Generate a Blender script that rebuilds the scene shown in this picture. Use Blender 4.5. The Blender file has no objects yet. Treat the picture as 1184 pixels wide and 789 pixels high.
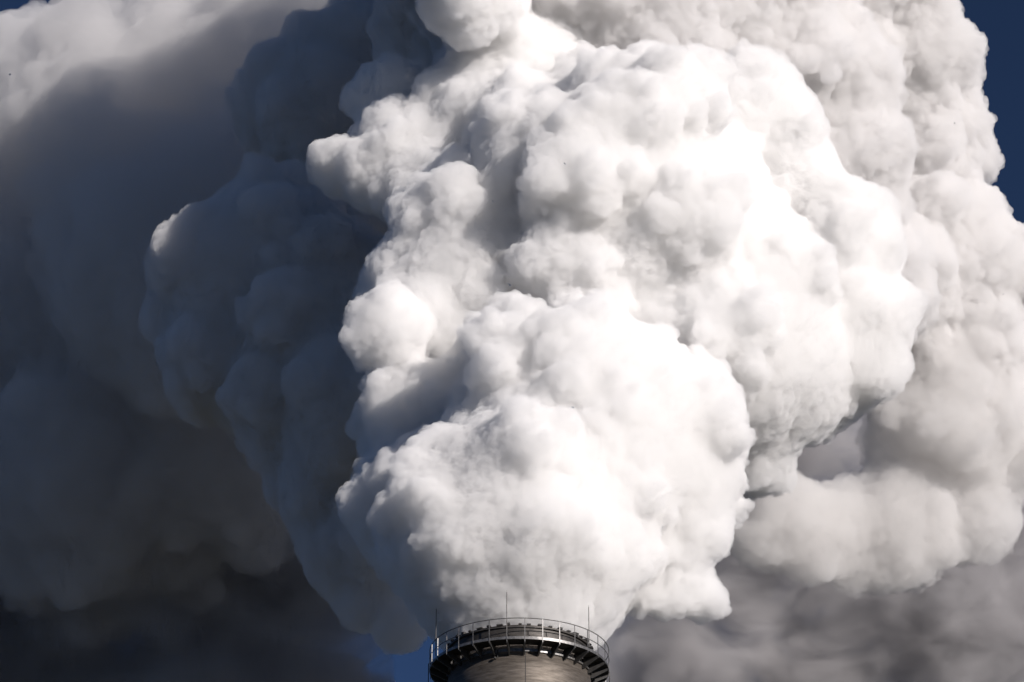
import bpy, bmesh, math, random
import numpy as np
from mathutils import Vector, Matrix

R = math.radians
scene = bpy.context.scene
COL = scene.collection

# ------------------------------------------------------------------ camera
PITCH = 28.0
F_PX = 3289.0                      # focal length in photograph pixels (1184 wide)
CAM_POS = Vector((0.0, 0.0, 1.7))
cam_data = bpy.data.cameras.new('camera')
cam_data.sensor_width = 36.0
cam_data.lens = F_PX / 1184.0 * 36.0
cam_data.clip_start = 1.0
cam_data.clip_end = 20000.0
cam = bpy.data.objects.new('camera', cam_data)
cam.location = CAM_POS
cam.rotation_euler = (R(90 + PITCH), 0, 0)
COL.objects.link(cam)
scene.camera = cam
RIGHT = np.array([1.0, 0.0, 0.0])
FWD = np.array([0.0, math.cos(R(PITCH)), math.sin(R(PITCH))])
UP = np.array([0.0, -math.sin(R(PITCH)), math.cos(R(PITCH))])

# ------------------------------------------------------------------ light
SUN_AZ = 41.0      # degrees to the right of the direction from the scene back to the camera
SUN_EL = 15.0
world = bpy.data.worlds.new('World')
scene.world = world
world.use_nodes = True
wn = world.node_tree.nodes
wl = world.node_tree.links
bg = wn['Background']
sky = wn.new('ShaderNodeTexSky')
sky.sky_type = 'NISHITA'
sky.sun_disc = False
sky.sun_elevation = R(SUN_EL)
sky.altitude = 7500
sky.air_density = 0.6
sky.dust_density = 0.0
sky.ozone_density = 3.0
bg.inputs['Strength'].default_value = 0.07
wl.new(sky.outputs[0], bg.inputs['Color'])
# direction to the sun
sd = Vector((math.sin(R(SUN_AZ)) * math.cos(R(SUN_EL)), -math.cos(R(SUN_AZ)) * math.cos(R(SUN_EL)), math.sin(R(SUN_EL))))
sky.sun_rotation = math.atan2(sd.x, sd.y)
sun_data = bpy.data.lights.new('sun', 'SUN')
sun_data.energy = 5.0
sun_data.angle = R(0.5)
sun_data.color = (1.0, 0.93, 0.885)
sun = bpy.data.objects.new('sun', sun_data)
sun.rotation_euler = sd.to_track_quat('Z', 'Y').to_euler()
COL.objects.link(sun)

scene.view_settings.view_transform = 'Standard'
scene.view_settings.look = 'None'
scene.view_settings.exposure = 0.1
scene.view_settings.gamma = 1.0
scene.render.engine = 'CYCLES'
cy = scene.cycles
cy.max_bounces = 18
cy.volume_bounces = 18
cy.diffuse_bounces = 3
cy.glossy_bounces = 2
cy.transmission_bounces = 2
cy.transparent_max_bounces = 24
cy.use_denoising = True
cy.use_adaptive_sampling = True
cy.adaptive_threshold = 0.02
cy.adaptive_min_samples = 16
cy.sample_clamp_indirect = 0

# ------------------------------------------------------------------ helpers
def world_pt(px, py, d):
    return np.array(CAM_POS) + FWD * d + RIGHT * ((px - 592) / F_PX * d) + UP * ((394.5 - py) / F_PX * d)

def tag(o, label=None, cat=None, group=None, kind=None):
    if label: o['label'] = label
    if cat: o['category'] = cat
    if group: o['group'] = group
    if kind: o['kind'] = kind
    return o

def lobe(px, py, rpx, d):
    """a billow: centre in view coordinates (x right, u up, w depth) in metres, with its radius"""
    s = d / F_PX
    return ((px - 592) * s, (394.5 - py) * s, d, rpx * s)

def fib_dirs(n, rng):
    i = np.arange(n) + 0.5
    ph = np.arccos(1 - 2 * i / n)
    th = math.pi * (1 + 5 ** 0.5) * i + rng.uniform(0, 6.28)
    v = np.stack([np.cos(th) * np.sin(ph), np.sin(th) * np.sin(ph), np.cos(ph)], 1)
    v += rng.normal(0, 0.18, v.shape)
    return v / np.linalg.norm(v, axis=1, keepdims=True)

def build_billows(name, lobes, voxel, seed, mat, levels=((24, .28, .46, .8), (18, .24, .42, .88)), k=(1.6, .7, .3),
                  min_r=0.45, detail=None, subdiv=1, clip=False, skin=None):
    rng = np.random.default_rng(seed)
    L = np.array([lobe(*l) for l in lobes])
    pad = 3.0
    lo = (L[:, :3] - L[:, 3:4] * 1.45).min(0) - pad
    hi = (L[:, :3] + L[:, 3:4] * 1.45).max(0) + pad
    n = np.ceil((hi - lo) / voxel).astype(int) + 1
    sdf = np.full(n, 4.0, np.float32)
    ax = [lo[i] + np.arange(n[i]) * voxel for i in range(3)]

    def stamp(c, r, kk):
        a = [max(0, int((c[i] - r - 1.5 * kk - 2 * voxel - lo[i]) / voxel)) for i in range(3)]
        b = [min(n[i], int((c[i] + r + 1.5 * kk + 2 * voxel - lo[i]) / voxel) + 2) for i in range(3)]
        if min(b[i] - a[i] for i in range(3)) <= 0: return
        x = ax[0][a[0]:b[0]][:, None, None] - c[0]
        y = ax[1][a[1]:b[1]][None, :, None] - c[1]
        z = ax[2][a[2]:b[2]][None, None, :] - c[2]
        d = (np.sqrt(x * x + y * y + z * z) - r).astype(np.float32)
        w = sdf[a[0]:b[0], a[1]:b[1], a[2]:b[2]]
        h = np.maximum(kk - np.abs(w - d), 0) / kk
        np.copyto(w, np.minimum(w, d) - h * h * kk * .25)

    def probe(p):
        i = np.clip(((p - lo) / voxel).astype(int), 0, n - 1)
        return sdf[i[:, 0], i[:, 1], i[:, 2]]

    cur = L
    for l in L: stamp(l[:3], l[3], k[0])
    for li, (cnt, r0, r1, off) in enumerate(levels):
        nxt = []
        for c in cur:
            if c[3] < min_r * 1.6: continue
            m = max(6, int(cnt * rng.uniform(.8, 1.2)))
            d = fib_dirs(m, rng)
            rr = c[3] * rng.uniform(r0, r1, m)
            p = c[:3] + d * (c[3] * rng.uniform(off - .08, off + .06, m))[:, None]
            s = probe(p)
            keep = (s > -rr * 0.75) & (rr > min_r)
            nxt.append(np.concatenate([p, rr[:, None]], 1)[keep])
        cur = np.concatenate(nxt)
        for c in cur: stamp(c[:3], c[3], k[min(li + 1, len(k) - 1)])
    if clip:                       # the steam only spreads once it is clear of the chimney's lip
        u, w = ax[1][None, :, None], ax[2][None, None, :]
        wx = ax[0][:, None, None] - CX
        wy = u * UP[1] + w * FWD[1] - YC
        wz = u * UP[2] + w * FWD[2] + CAM_POS.z
        rr_ = np.sqrt(wx * wx + wy * wy)
        floor = ZD + 1.4 + np.clip((rr_ - 4.0) * 1.25, 0, 6)
        floor = np.where((rr_ > 7.5) & (wy > 2), -1e3, np.where(rr_ < 3.6, ZD - .6, floor))
        sdf = np.maximum(sdf, np.clip(floor - wz, -4, 4).astype(np.float32))
    import openvdb
    g = openvdb.FloatGrid(4.0)
    g.copyFromArray(sdf)
    pts, quads = g.convertToQuads(0.0)[:2] if hasattr(g, 'convertToQuads') else g.convertToPolygons(0.0)
    pts = pts * voxel + lo
    W = np.array(CAM_POS) + pts[:, :1] * RIGHT + pts[:, 1:2] * UP + pts[:, 2:3] * FWD
    me = bpy.data.meshes.new(name)
    nf = len(quads)
    me.vertices.add(len(W)); me.vertices.foreach_set('co', W.astype(np.float32).ravel())
    me.loops.add(nf * 4); me.loops.foreach_set('vertex_index', np.asarray(quads, np.int32).ravel())
    me.polygons.add(nf)
    me.polygons.foreach_set('loop_start', np.arange(nf, dtype=np.int32) * 4)
    me.polygons.foreach_set('loop_total', np.full(nf, 4, np.int32))
    me.update(calc_edges=True)
    me.validate()
    me.flip_normals() if signed_volume(me) < 0 else None
    me.polygons.foreach_set('use_smooth', np.ones(nf, bool))
    me.materials.append(mat)
    o = bpy.data.objects.new(name, me)
    COL.objects.link(o)
    if detail:                     # broad drift first, then one clean skin again, then the fine crinkles
        big = [q for q in detail if q[2] == 'w' or q[0] >= 1.4]
        fine = [q for q in detail if q not in big]
        add_detail(o, big, 0)
        rm = o.modifiers.new('skin', 'REMESH'); rm.mode = 'VOXEL'; rm.voxel_size = skin or voxel; rm.use_smooth_shade = True
        if fine: add_detail(o, fine, subdiv)
    print(name, 'lobes', len(cur), 'faces', nf, 'grid', n)
    return o

def signed_volume(me):
    co = np.empty(len(me.vertices) * 3, np.float32); me.vertices.foreach_get('co', co); co = co.reshape(-1, 3)
    li = np.empty(len(me.loops), np.int32); me.loops.foreach_get('vertex_index', li); q = li.reshape(-1, 4)
    c = co.mean(0); a, b, d, e = (co[q[:, i]] - c for i in range(4))
    return float((np.einsum('ij,ij->i', a, np.cross(b, d)) + np.einsum('ij,ij->i', a, np.cross(d, e))).sum())

def add_detail(o, octaves, subdiv):
    """real displacement of the billows: each octave swells the skin along its normal into rounded cauliflower bumps"""
    ng = bpy.data.node_groups.new('billow_detail', 'GeometryNodeTree')
    ng.interface.new_socket('Geometry', in_out='INPUT', socket_type='NodeSocketGeometry')
    ng.interface.new_socket('Geometry', in_out='OUTPUT', socket_type='NodeSocketGeometry')
    N, K = ng.nodes, ng.links
    gi = N.new('NodeGroupInput'); go = N.new('NodeGroupOutput')
    out = gi.outputs[0]
    if subdiv:
        s = N.new('GeometryNodeSubdivideMesh'); s.inputs['Level'].default_value = subdiv
        K.new(out, s.inputs[0]); out = s.outputs[0]
    for (size, amp, kind) in octaves:
        pos = N.new('GeometryNodeInputPosition')
        if kind == 'w':            # large uneven drift that bends and stretches the round lobes
            nz = N.new('ShaderNodeTexNoise'); nz.inputs['Scale'].default_value = 1 / size
            nz.inputs['Detail'].default_value = 1.5
            sb = N.new('ShaderNodeVectorMath'); sb.operation = 'SUBTRACT'; sb.inputs[1].default_value = (.5, .5, .5)
            sc = N.new('ShaderNodeVectorMath'); sc.operation = 'SCALE'; sc.inputs['Scale'].default_value = amp * 2
            K.new(pos.outputs[0], nz.inputs['Vector']); K.new(nz.outputs['Color'], sb.inputs[0]); K.new(sb.outputs[0], sc.inputs[0])
            sp = N.new('GeometryNodeSetPosition')
            K.new(out, sp.inputs['Geometry']); K.new(sc.outputs[0], sp.inputs['Offset'])
            out = sp.outputs[0]
            continue
        if kind == 'v':
            nz = N.new('ShaderNodeTexNoise'); nz.inputs['Scale'].default_value = .6 / size
            nz.inputs['Detail'].default_value = 2
            mx = N.new('ShaderNodeVectorMath'); mx.operation = 'MULTIPLY_ADD'
            mx.inputs[1].default_value = (size * 1.1,) * 3
            K.new(nz.outputs['Color'], mx.inputs[0]); K.new(pos.outputs[0], mx.inputs[2])
            v = N.new('ShaderNodeTexVoronoi'); v.feature = 'SMOOTH_F1'; v.inputs['Smoothness'].default_value = .45
            v.inputs['Scale'].default_value = 1 / size
            K.new(mx.outputs[0], v.inputs['Vector'])
            m1 = N.new('ShaderNodeMath'); m1.operation = 'MULTIPLY'
            K.new(v.outputs['Distance'], m1.inputs[0]); K.new(v.outputs['Distance'], m1.inputs[1])
            m2 = N.new('ShaderNodeMath'); m2.operation = 'MULTIPLY_ADD'
            K.new(m1.outputs[0], m2.inputs[0]); m2.inputs[1].default_value = -amp * 1.6; m2.inputs[2].default_value = amp * .6
            mk = N.new('ShaderNodeTexNoise'); mk.inputs['Scale'].default_value = .28 / max(size, .5); mk.inputs['Detail'].default_value = 2
            mr = N.new('ShaderNodeMapRange'); mr.inputs['From Min'].default_value = .38; mr.inputs['From Max'].default_value = .62
            mr.inputs['To Min'].default_value = .4; mr.inputs['To Max'].default_value = 1.6
            K.new(mk.outputs[0], mr.inputs[0])
            m3 = N.new('ShaderNodeMath'); m3.operation = 'MULTIPLY'
            K.new(m2.outputs[0], m3.inputs[0]); K.new(mr.outputs[0], m3.inputs[1])
            val = m3.outputs[0]
        else:
            nz = N.new('ShaderNodeTexNoise'); nz.inputs['Scale'].default_value = 1 / size
            nz.inputs['Detail'].default_value = 4; nz.inputs['Roughness'].default_value = .6
            m2 = N.new('ShaderNodeMath'); m2.operation = 'MULTIPLY_ADD'
            K.new(nz.outputs[0], m2.inputs[0]); m2.inputs[1].default_value = amp * 2; m2.inputs[2].default_value = -amp
            val = m2.outputs[0]
        nn = N.new('GeometryNodeInputNormal')
        sc = N.new('ShaderNodeVectorMath'); sc.operation = 'SCALE'
        K.new(nn.outputs[0], sc.inputs[0]); K.new(val, sc.inputs['Scale'])
        sp = N.new('GeometryNodeSetPosition')
        K.new(out, sp.inputs['Geometry']); K.new(sc.outputs[0], sp.inputs['Offset'])
        out = sp.outputs[0]
    K.new(out, go.inputs[0])
    md = o.modifiers.new('detail', 'NODES'); md.node_group = ng

def steam_material(name, density, color=(1, 1, 1), anis=0.0, uneven=None):
    m = bpy.data.materials.new(name); m.use_nodes = True
    nt = m.node_tree; nt.nodes.clear()
    out = nt.nodes.new('ShaderNodeOutputMaterial')
    v = nt.nodes.new('ShaderNodeVolumePrincipled')
    v.inputs['Color'].default_value = (*color, 1)
    v.inputs['Density'].default_value = density
    v.inputs['Anisotropy'].default_value = anis
    nt.links.new(v.outputs[0], out.inputs['Volume'])
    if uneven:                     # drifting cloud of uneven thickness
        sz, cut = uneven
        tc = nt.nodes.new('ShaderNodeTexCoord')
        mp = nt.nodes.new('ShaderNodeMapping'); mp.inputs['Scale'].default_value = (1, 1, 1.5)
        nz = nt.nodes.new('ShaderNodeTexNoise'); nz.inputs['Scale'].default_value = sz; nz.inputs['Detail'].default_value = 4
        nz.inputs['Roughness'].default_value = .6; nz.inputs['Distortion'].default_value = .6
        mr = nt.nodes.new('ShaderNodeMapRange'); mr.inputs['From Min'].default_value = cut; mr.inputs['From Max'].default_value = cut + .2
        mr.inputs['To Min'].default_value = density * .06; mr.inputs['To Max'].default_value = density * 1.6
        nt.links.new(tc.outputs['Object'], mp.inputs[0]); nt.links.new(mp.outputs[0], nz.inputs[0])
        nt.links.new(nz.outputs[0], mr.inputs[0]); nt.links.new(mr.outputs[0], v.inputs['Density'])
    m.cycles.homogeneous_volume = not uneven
    return m

# ------------------------------------------------------------------ ground
def noise_color(name, c0, c1, scale, rough=.9, metallic=0.0, stretch=(1, 1, 1), bump=0.0, detail=6):
    m = bpy.data.materials.new(name); m.use_nodes = True
    nt = m.node_tree; b = nt.nodes['Principled BSDF']
    tc = nt.nodes.new('ShaderNodeTexCoord'); mp = nt.nodes.new('ShaderNodeMapping'); mp.inputs['Scale'].default_value = stretch
    nz = nt.nodes.new('ShaderNodeTexNoise'); nz.inputs['Scale'].default_value = scale; nz.inputs['Detail'].default_value = detail
    nz.inputs['Roughness'].default_value = .65
    cr = nt.nodes.new('ShaderNodeValToRGB')
    cr.color_ramp.elements[0].position = .32; cr.color_ramp.elements[1].position = .7
    cr.color_ramp.elements[0].color = (*c0, 1); cr.color_ramp.elements[1].color = (*c1, 1)
    nt.links.new(tc.outputs['Object'], mp.inputs[0]); nt.links.new(mp.outputs[0], nz.inputs[0])
    nt.links.new(nz.outputs[0], cr.inputs[0]); nt.links.new(cr.outputs[0], b.inputs['Base Color'])
    b.inputs['Roughness'].default_value = rough; b.inputs['Metallic'].default_value = metallic
    if bump:
        bp = nt.nodes.new('ShaderNodeBump'); bp.inputs['Strength'].default_value = bump; bp.inputs['Distance'].default_value = .02
        nt.links.new(nz.outputs[0], bp.inputs['Height']); nt.links.new(bp.outputs[0], b.inputs['Normal'])
    return m

def mesh_obj(name, bm, mat, parent=None, smooth=False):
    me = bpy.data.meshes.new(name)
    bm.normal_update(); bm.to_mesh(me); bm.free()
    if smooth:
        me.polygons.foreach_set('use_smooth', [True] * len(me.polygons))
        me.update()
    me.materials.append(mat)
    o = bpy.data.objects.new(name, me); COL.objects.link(o)
    if parent: o.parent = parent
    return o

bm = bmesh.new()
bmesh.ops.create_grid(bm, x_segments=40, y_segments=40, size=4000)
ground = mesh_obj('ground', bm, noise_color('ground', (.03, .035, .02), (.07, .065, .05), .02))
tag(ground, kind='structure')

# ------------------------------------------------------------------ chimney
def revolve(bm, prof, seg=128, a0=0.0, a1=2 * math.pi):
    """closed (r, z) profile swept round the z axis"""
    full = abs(a1 - a0 - 2 * math.pi) < 1e-6
    n = seg if full else seg + 1
    rings = []
    for i in range(n):
        a = a0 + (a1 - a0) * i / seg
        rings.append([bm.verts.new((r * math.sin(a), -r * math.cos(a), z)) for r, z in prof])
    for i in range(seg):
        A, B = rings[i], rings[(i + 1) % n]
        for j in range(len(prof)):
            k = (j + 1) % len(prof)
            bm.faces.new((A[j], B[j], B[k], A[k]))
    if not full:
        bm.faces.new(rings[0]); bm.faces.new(rings[-1][::-1])
    bmesh.ops.recalc_face_normals(bm, faces=bm.faces)

def box(bm, x0, x1, y0, y1, z0, z1, rot=0.0):
    g = bmesh.ops.create_cube(bm, size=1)
    M = Matrix.Rotation(rot, 4, 'Z') @ Matrix.Translation(((x0 + x1) / 2, (y0 + y1) / 2, (z0 + z1) / 2)) @ Matrix.Diagonal((x1 - x0, y1 - y0, z1 - z0, 1))
    bmesh.ops.transform(bm, matrix=M, verts=g['verts'])

def rod(bm, p0, p1, r, seg=8):
    p0, p1 = Vector(p0), Vector(p1); d = p1 - p0
    g = bmesh.ops.create_cone(bm, cap_ends=True, segments=seg, radius1=r, radius2=r, depth=d.length)
    M = Matrix.Translation((p0 + p1) / 2) @ d.to_track_quat('Z', 'Y').to_matrix().to_4x4()
    bmesh.ops.transform(bm, matrix=M, verts=g['verts'])

R_SHELL, R_DECK, RAIL_H = 4.02, 5.03, 1.15
YC = 150.0
CX = (600.5 - 592) / F_PX * 160
def z_for(py, y):
    q = FWD + UP * ((394.5 - py) / F_PX)
    return CAM_POS.z + (y - CAM_POS.y) * q[2] / q[1]
ZD = z_for(737.5, YC - R_DECK)           # top of the platform

steel = noise_color('weathered_steel', (.085, .072, .06), (.20, .175, .15), 1.0, .6, .7, (1.2, 1.2, 9), .25)
galv = noise_color('galvanised_steel', (.10, .10, .10), (.30, .29, .28), 6, .45, .7)
dark = noise_color('sooty_steel', (.022, .021, .02), (.05, .047, .044), 5, .7, .2)
rail_m = noise_color('dull_rail_steel', (.05, .05, .05), (.11, .105, .10), 5, .55, .4)

ch = bpy.data.objects.new('chimney', None); ch.location = (CX, YC, 0); COL.objects.link(ch)
tag(ch, 'round steel chimney stack with a railed walkway ringing its top', 'chimney')

bm = bmesh.new()
prof = [(R_SHELL - .06, ZD + .2), (R_SHELL - .06, 0.0), (R_SHELL + .5, 0.0)]
z = 0.0; top = ZD + .2
rr = lambda z: R_SHELL + .5 * max(0, 1 - z / 25.0)
for k in range(1, 25):
    z = (ZD - 1.95) - (24 - k) * 2.4
    if z <= 0.3: continue
    prof += [(rr(z), z - .02), (rr(z) - .006, z), (rr(z), z + .02)]
prof += [(R_SHELL, ZD + .2)]
revolve(bm, prof, 160)
shaft = mesh_obj('shaft', bm, steel, ch, True)
bm = bmesh.new()
a = R(4.6)
for dz in (0,):
    box(bm, -.018, .018, -R_SHELL - .012, -R_SHELL + .02, ZD - 14, ZD - .35, a)
mesh_obj('seam', bm, dark, shaft)
# lip standing above the walkway, with clamp blocks round its rim
bm = bmesh.new()
revolve(bm, [(3.80, ZD - .1), (4.0, ZD - .1), (4.0, ZD + .42), (4.08, ZD + .46), (4.08, ZD + .56), (4.0, ZD + .60), (4.0, ZD + 1.0),
             (4.12, ZD + 1.02), (4.12, ZD + 1.13), (3.80, ZD + 1.13)], 160)
lip = mesh_obj('lip', bm, noise_color('scorched_steel', (.03, .027, .024), (.085, .077, .07), 2, .55, .5, (1, 1, 3)), ch)
rnd = random.Random(4)
for i in range(44):
    bm = bmesh.new()
    w = rnd.choice((.09, .1, .17)); h = rnd.uniform(.06, .13)
    box(bm, -w, w, -4.19, -3.96, ZD + 1.132, ZD + 1.132 + h, 2 * math.pi * (i + rnd.uniform(-.12, .12)) / 44)
    mesh_obj('clamp', bm, dark, lip)
# walkway
bm = bmesh.new()
revolve(bm, [(4.14, ZD - .05), (R_DECK - .02, ZD - .05), (R_DECK - .02, ZD), (4.14, ZD)], 128)
deck = mesh_obj('deck', bm, dark, ch)
bm = bmesh.new()
revolve(bm, [(R_DECK - .015, ZD - .05), (R_DECK + .015, ZD - .07), (R_DECK + .015, ZD + .09), (R_DECK - .015, ZD + .09)], 128)
mesh_obj('toe_board', bm, galv, ch)
bm = bmesh.new()
revolve(bm, [(4.07, ZD - .42), (4.12, ZD - .42), (4.12, ZD - .24), (4.07, ZD - .24)], 128)
mesh_obj('ring_beam', bm, galv, ch)
NP = 32
A0 = math.asin(6 / 104.0)
for i in range(NP):
    a = A0 + 2 * math.pi * i / NP
    bm = bmesh.new()   # tapered bracket under the walkway
    vs = []
    for x in (-.03, .03):
        vs.append([bm.verts.new((x, -r, z)) for r, z in ((4.04, ZD - .053), (4.04, ZD - .60), (4.14, ZD - .60), (R_DECK - .04, ZD - .20), (R_DECK - .04, ZD - .053))])
    bm.faces.new(vs[0]); bm.faces.new(vs[1][::-1])
    for j in range(5): bm.faces.new((vs[0][j], vs[1][j], vs[1][(j + 1) % 5], vs[0][(j + 1) % 5]))
    bmesh.ops.recalc_face_normals(bm, faces=bm.faces)
    bmesh.ops.transform(bm, matrix=Matrix.Rotation(a, 4, 'Z'), verts=bm.verts)
    br = mesh_obj('bracket', bm, dark, ch)
    bm = bmesh.new()
    vs = []
    for x in (-.04, .04):
        vs.append([bm.verts.new((x, -r, z)) for r, z in ((4.06, ZD - .603), (4.06, ZD - .625), (4.15, ZD - .625), (R_DECK - .05, ZD - .228), (R_DECK - .05, ZD - .204), (4.14, ZD - .603))])
    n_ = 6
    bm.faces.new(vs[0]); bm.faces.new(vs[1][::-1])
    for j in range(n_): bm.faces.new((vs[0][j], vs[1][j], vs[1][(j + 1) % n_], vs[0][(j + 1) % n_]))
    bmesh.ops.recalc_face_normals(bm, faces=bm.faces)
    bmesh.ops.transform(bm, matrix=Matrix.Rotation(a, 4, 'Z'), verts=bm.verts)
    mesh_obj('flange', bm, rail_m, br)
# railing
RR = R_DECK + .02
def hoop(bm, z, r, seg=160):
    pr = [(RR + r * math.cos(t), z + r * math.sin(t)) for t in [2 * math.pi * q / 8 for q in range(8)]]
    revolve(bm, pr, seg)
bm = bmesh.new(); hoop(bm, ZD + RAIL_H, .026)
railing = mesh_obj('railing', bm, rail_m, ch, True)
bm = bmesh.new(); hoop(bm, ZD + .62, .022)
mesh_obj('mid_rail', bm, rail_m, railing, True)
for i in range(NP):
    a = A0 + 2 * math.pi * i / NP
    bm = bmesh.new()
    box(bm, -.02, .02, -RR - .02, -RR + .01, ZD - .2, ZD + RAIL_H - .005, a)
    mesh_obj('post', bm, galv, railing)
def rim(a, r=RR): return (r * math.sin(a), -r * math.cos(a))
def ang(px): return math.asin(max(-1, min(1, (px - 600.5) / 104.0)))
for px, top in ((586.5, 1.52), (679, 1.35), (505.5, 1.75)):
    a = A0 - math.pi * 2 / NP if px == 586.5 else ang(px)
    x, y = rim(a, RR + .05)
    bm = bmesh.new()
    rod(bm, (x, y, ZD + .1), (x, y, ZD + RAIL_H + top), .022)
    rod(bm, (x, y, ZD + RAIL_H + top), (x, y, ZD + RAIL_H + top + .12), .008)
    mesh_obj('lightning_rod', bm, rail_m, ch)
# obstruction lamps hanging from drop pipes on both flanks, and one on the shell
for a, r0, zt, zb in ((R(-92), R_DECK + .09, .55, -1.35), (R(97), R_DECK + .09, .2, -1.05)):
    x, y = rim(a, r0)
    bm = bmesh.new()
    rod(bm, (x, y, ZD + zt), (x, y, ZD + zb), .025)
    x2, y2 = rim(a, r0 + .16)
    rod(bm, (x, y, ZD + zb + .03), (x2, y2, ZD + zb + .03), .02)
    arm = mesh_obj('lamp_arm', bm, dark, ch)
    bm = bmesh.new()
    bmesh.ops.create_uvsphere(bm, u_segments=16, v_segments=10, radius=.09)
    bmesh.ops.transform(bm, matrix=Matrix.Translation((x2, y2, ZD + zb + .02)) @ Matrix.Diagonal((1, 1, 1.15, 1)), verts=bm.verts)
    mesh_obj('lamp', bm, dark, arm, True)
bm = bmesh.new()
a = R(-17)
x, y = rim(a, R_SHELL + .1)
rod(bm, (x, y, ZD - .3), (x, y, ZD - .75), .025)
rod(bm, (x, y, ZD - .73), (x - .15, y, ZD - .73), .025)
arm = mesh_obj('lamp_arm', bm, dark, ch)
bm = bmesh.new()
bmesh.ops.create_uvsphere(bm, u_segments=16, v_segments=10, radius=.08)
bmesh.ops.translate(bm, vec=(x - .15, y, ZD - .75), verts=bm.verts)
mesh_obj('lamp', bm, dark, arm, True)

# ------------------------------------------------------------------ steam
steam = steam_material('white_steam', 1.75, (.99, .988, .985), .0)
soft_steam = steam_material('soft_steam', 1.4, (.945, .94, .937), .0)
thin_steam = steam_material('thin_steam', .3, (.91, .905, .905), 0.0)
torn_steam = steam_material('torn_steam', .6, (.95, .943, .937), 0.0)
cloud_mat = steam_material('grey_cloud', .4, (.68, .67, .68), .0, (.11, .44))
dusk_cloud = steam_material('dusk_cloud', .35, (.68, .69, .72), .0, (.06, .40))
main = [
 (600,752,80,160),(600,700,100,162),(560,655,108,164),(650,650,95,163),(602,622,142,164),(640,572,150,169),
 (700,520,145,170),(655,500,140,172),(780,610,60,168),(765,668,40,166),(815,690,22,167),(800,560,50,168),
 (480,590,78,172),(500,500,84,176),
]
upper = [
 (548,-10,56,191),
 (720,270,180,186),(705,130,70,190),(865,150,80,191),(915,205,55,190),(975,290,70,188),(990,370,66,186),(985,412,62,186),
 (900,440,75,184),(868,482,36,182),(830,400,150,184),(650,230,120,188),(560,310,115,184),(520,350,85,182),(447,383,46,176),(465,320,40,182),
 (500,220,58,190),(480,180,66,194),(560,160,88,194),(600,100,95,197),(450,115,46,198),(430,200,38,192),(388,192,30,194),
]
back = [
 (740,0,125,200),(520,-90,80,199),(600,-150,110,197),  # includes unseen lobes added above the frame to shade the left steam
 (720,-300,170,206),(900,-280,150,208),  # unseen, added above the frame so the plume's shadow covers far_left
 (720,-120,150,204),(880,-130,140,206),(560,-90,110,204),
 (650,-10,150,206),(560,20,95,204),(480,30,60,206),(820,60,170,208),(930,90,105,208),(970,200,75,206),(880,260,130,206),(1000,160,42,205),(1010,330,70,206),
 (1015,50,98,222),(1048,160,90,222),(1040,330,130,220),(1120,330,60,218),(1110,430,100,220),(1140,320,52,218),(1180,330,62,220),(960,-40,120,222),
]
low_back = [
 (1025,612,66,214),(1130,590,52,216),(965,610,44,212),(890,606,24,208),(1175,520,60,218),(905,560,34,208),(930,610,52,210),(1090,480,90,216),(1060,590,60,214),(880,610,40,209),(970,640,30,212),
]
left = [
 (340,480,62,204),(390,560,74,202),(400,640,48,200),(310,330,120,210),(272,410,86,208),(400,400,130,206),(395,260,72,220),(430,470,100,200),
 (420,695,30,198),(460,725,27,196),(440,620,60,198),(380,120,90,222),(430,50,60,222),(330,130,60,226),
]
far_left = [
 (230,300,180,238),(150,300,105,238),(120,160,95,240),(230,80,105,244),(100,60,60,244),(25,75,60,246),(100,560,150,246),(250,520,120,242),(320,50,100,242),(30,200,110,248),(40,350,110,248),(150,430,120,246),(60,80,50,250),(420,20,60,240),
]
low_left = [(365,750,75,252),(-60,760,200,262),(-80,500,200,265),(60,560,190,262),(250,560,170,258),(180,720,190,255),(20,760,180,260),(350,690,120,250),(430,640,60,250),(330,830,120,252)]
low_right = [(960,505,85,256),(1010,620,90,258),(840,720,110,262),(960,740,150,262),(1120,720,170,262),(1180,560,90,256),(820,850,160,262),(1080,640,80,258),(760,800,80,260)]
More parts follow.
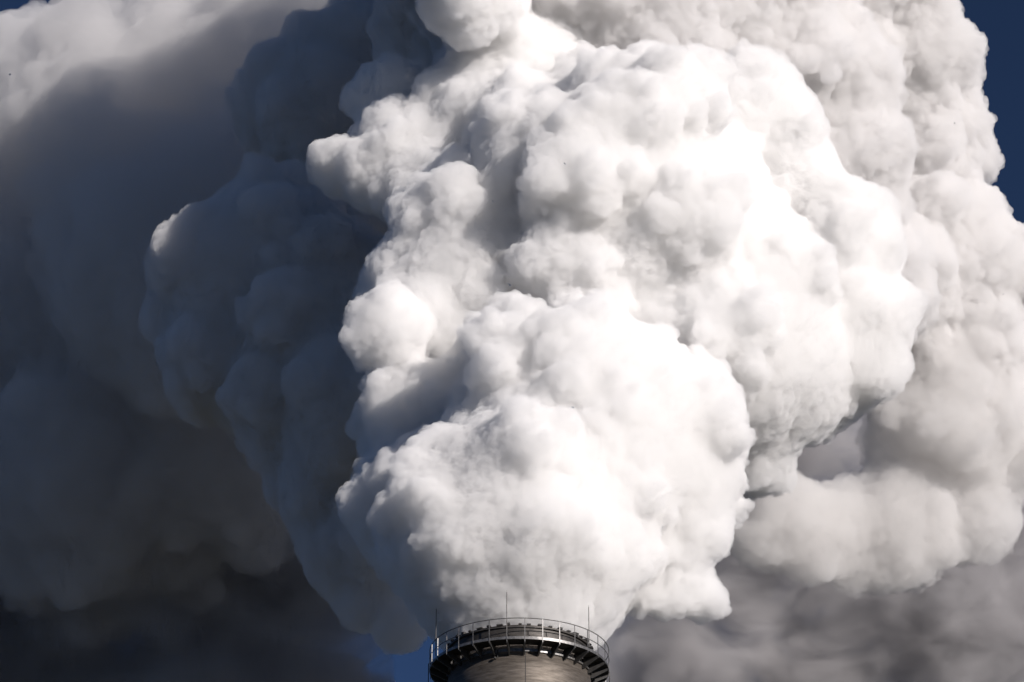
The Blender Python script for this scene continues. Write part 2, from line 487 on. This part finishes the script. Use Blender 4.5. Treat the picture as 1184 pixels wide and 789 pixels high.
D3 = ((4, .6, 'w'), (1.3, .25, 'w'), (1.5, .18, 'v'), (.75, .17, 'v'), (.4, .18, 'v'), (.2, .045, 'v'))
DB = ((8, 2.0, 'w'), (3, .8, 'w'), (1.5, .4, 'v'), (.8, .35, 'v'), (.4, .22, 'v'))
LV = ((30, .24, .42, .8), (20, .24, .42, .86), (12, .28, .5, .9))
o = build_billows('steam_plume', main, .16, 3, steam, detail=D3, clip=True, levels=LV, min_r=.22)
tag(o, 'dense white steam billowing straight up out of the chimney mouth', 'steam plume', kind='stuff')
o = build_billows('steam_plume', upper, .2, 4, steam, detail=D3, levels=LV, min_r=.26)
tag(o, 'bright white steam piled up high above and behind the first billow', 'steam plume', kind='stuff')
o = build_billows('steam_plume', back, .3, 5, soft_steam, detail=DB, min_r=.5, levels=LV)
tag(o, 'pinkish white steam bank against the dark blue sky', 'steam plume', kind='stuff')
o = build_billows('steam_plume', low_back, .3, 15, torn_steam, detail=DB, min_r=.5, levels=LV)
tag(o, 'creamy ragged steam rolls low on the sunny side over dark cloud', 'steam plume', kind='stuff')
o = build_billows('steam_plume', left, .3, 6, soft_steam, detail=D3, min_r=.45, levels=LV)
tag(o, 'shaded blue grey steam bulging beside the bright plume', 'steam plume', kind='stuff')
o = build_billows('steam_plume', far_left, .45, 7, thin_steam, detail=((9, 3, 'w'), (3.5, 1.1, 'w'), (2.5, .6, 'v'), (1.2, .4, 'v'), (.6, .2, 'v')), min_r=.8, levels=LV)
tag(o, 'soft drifting steam with a sunlit crest above a dark flank', 'steam plume', kind='stuff')
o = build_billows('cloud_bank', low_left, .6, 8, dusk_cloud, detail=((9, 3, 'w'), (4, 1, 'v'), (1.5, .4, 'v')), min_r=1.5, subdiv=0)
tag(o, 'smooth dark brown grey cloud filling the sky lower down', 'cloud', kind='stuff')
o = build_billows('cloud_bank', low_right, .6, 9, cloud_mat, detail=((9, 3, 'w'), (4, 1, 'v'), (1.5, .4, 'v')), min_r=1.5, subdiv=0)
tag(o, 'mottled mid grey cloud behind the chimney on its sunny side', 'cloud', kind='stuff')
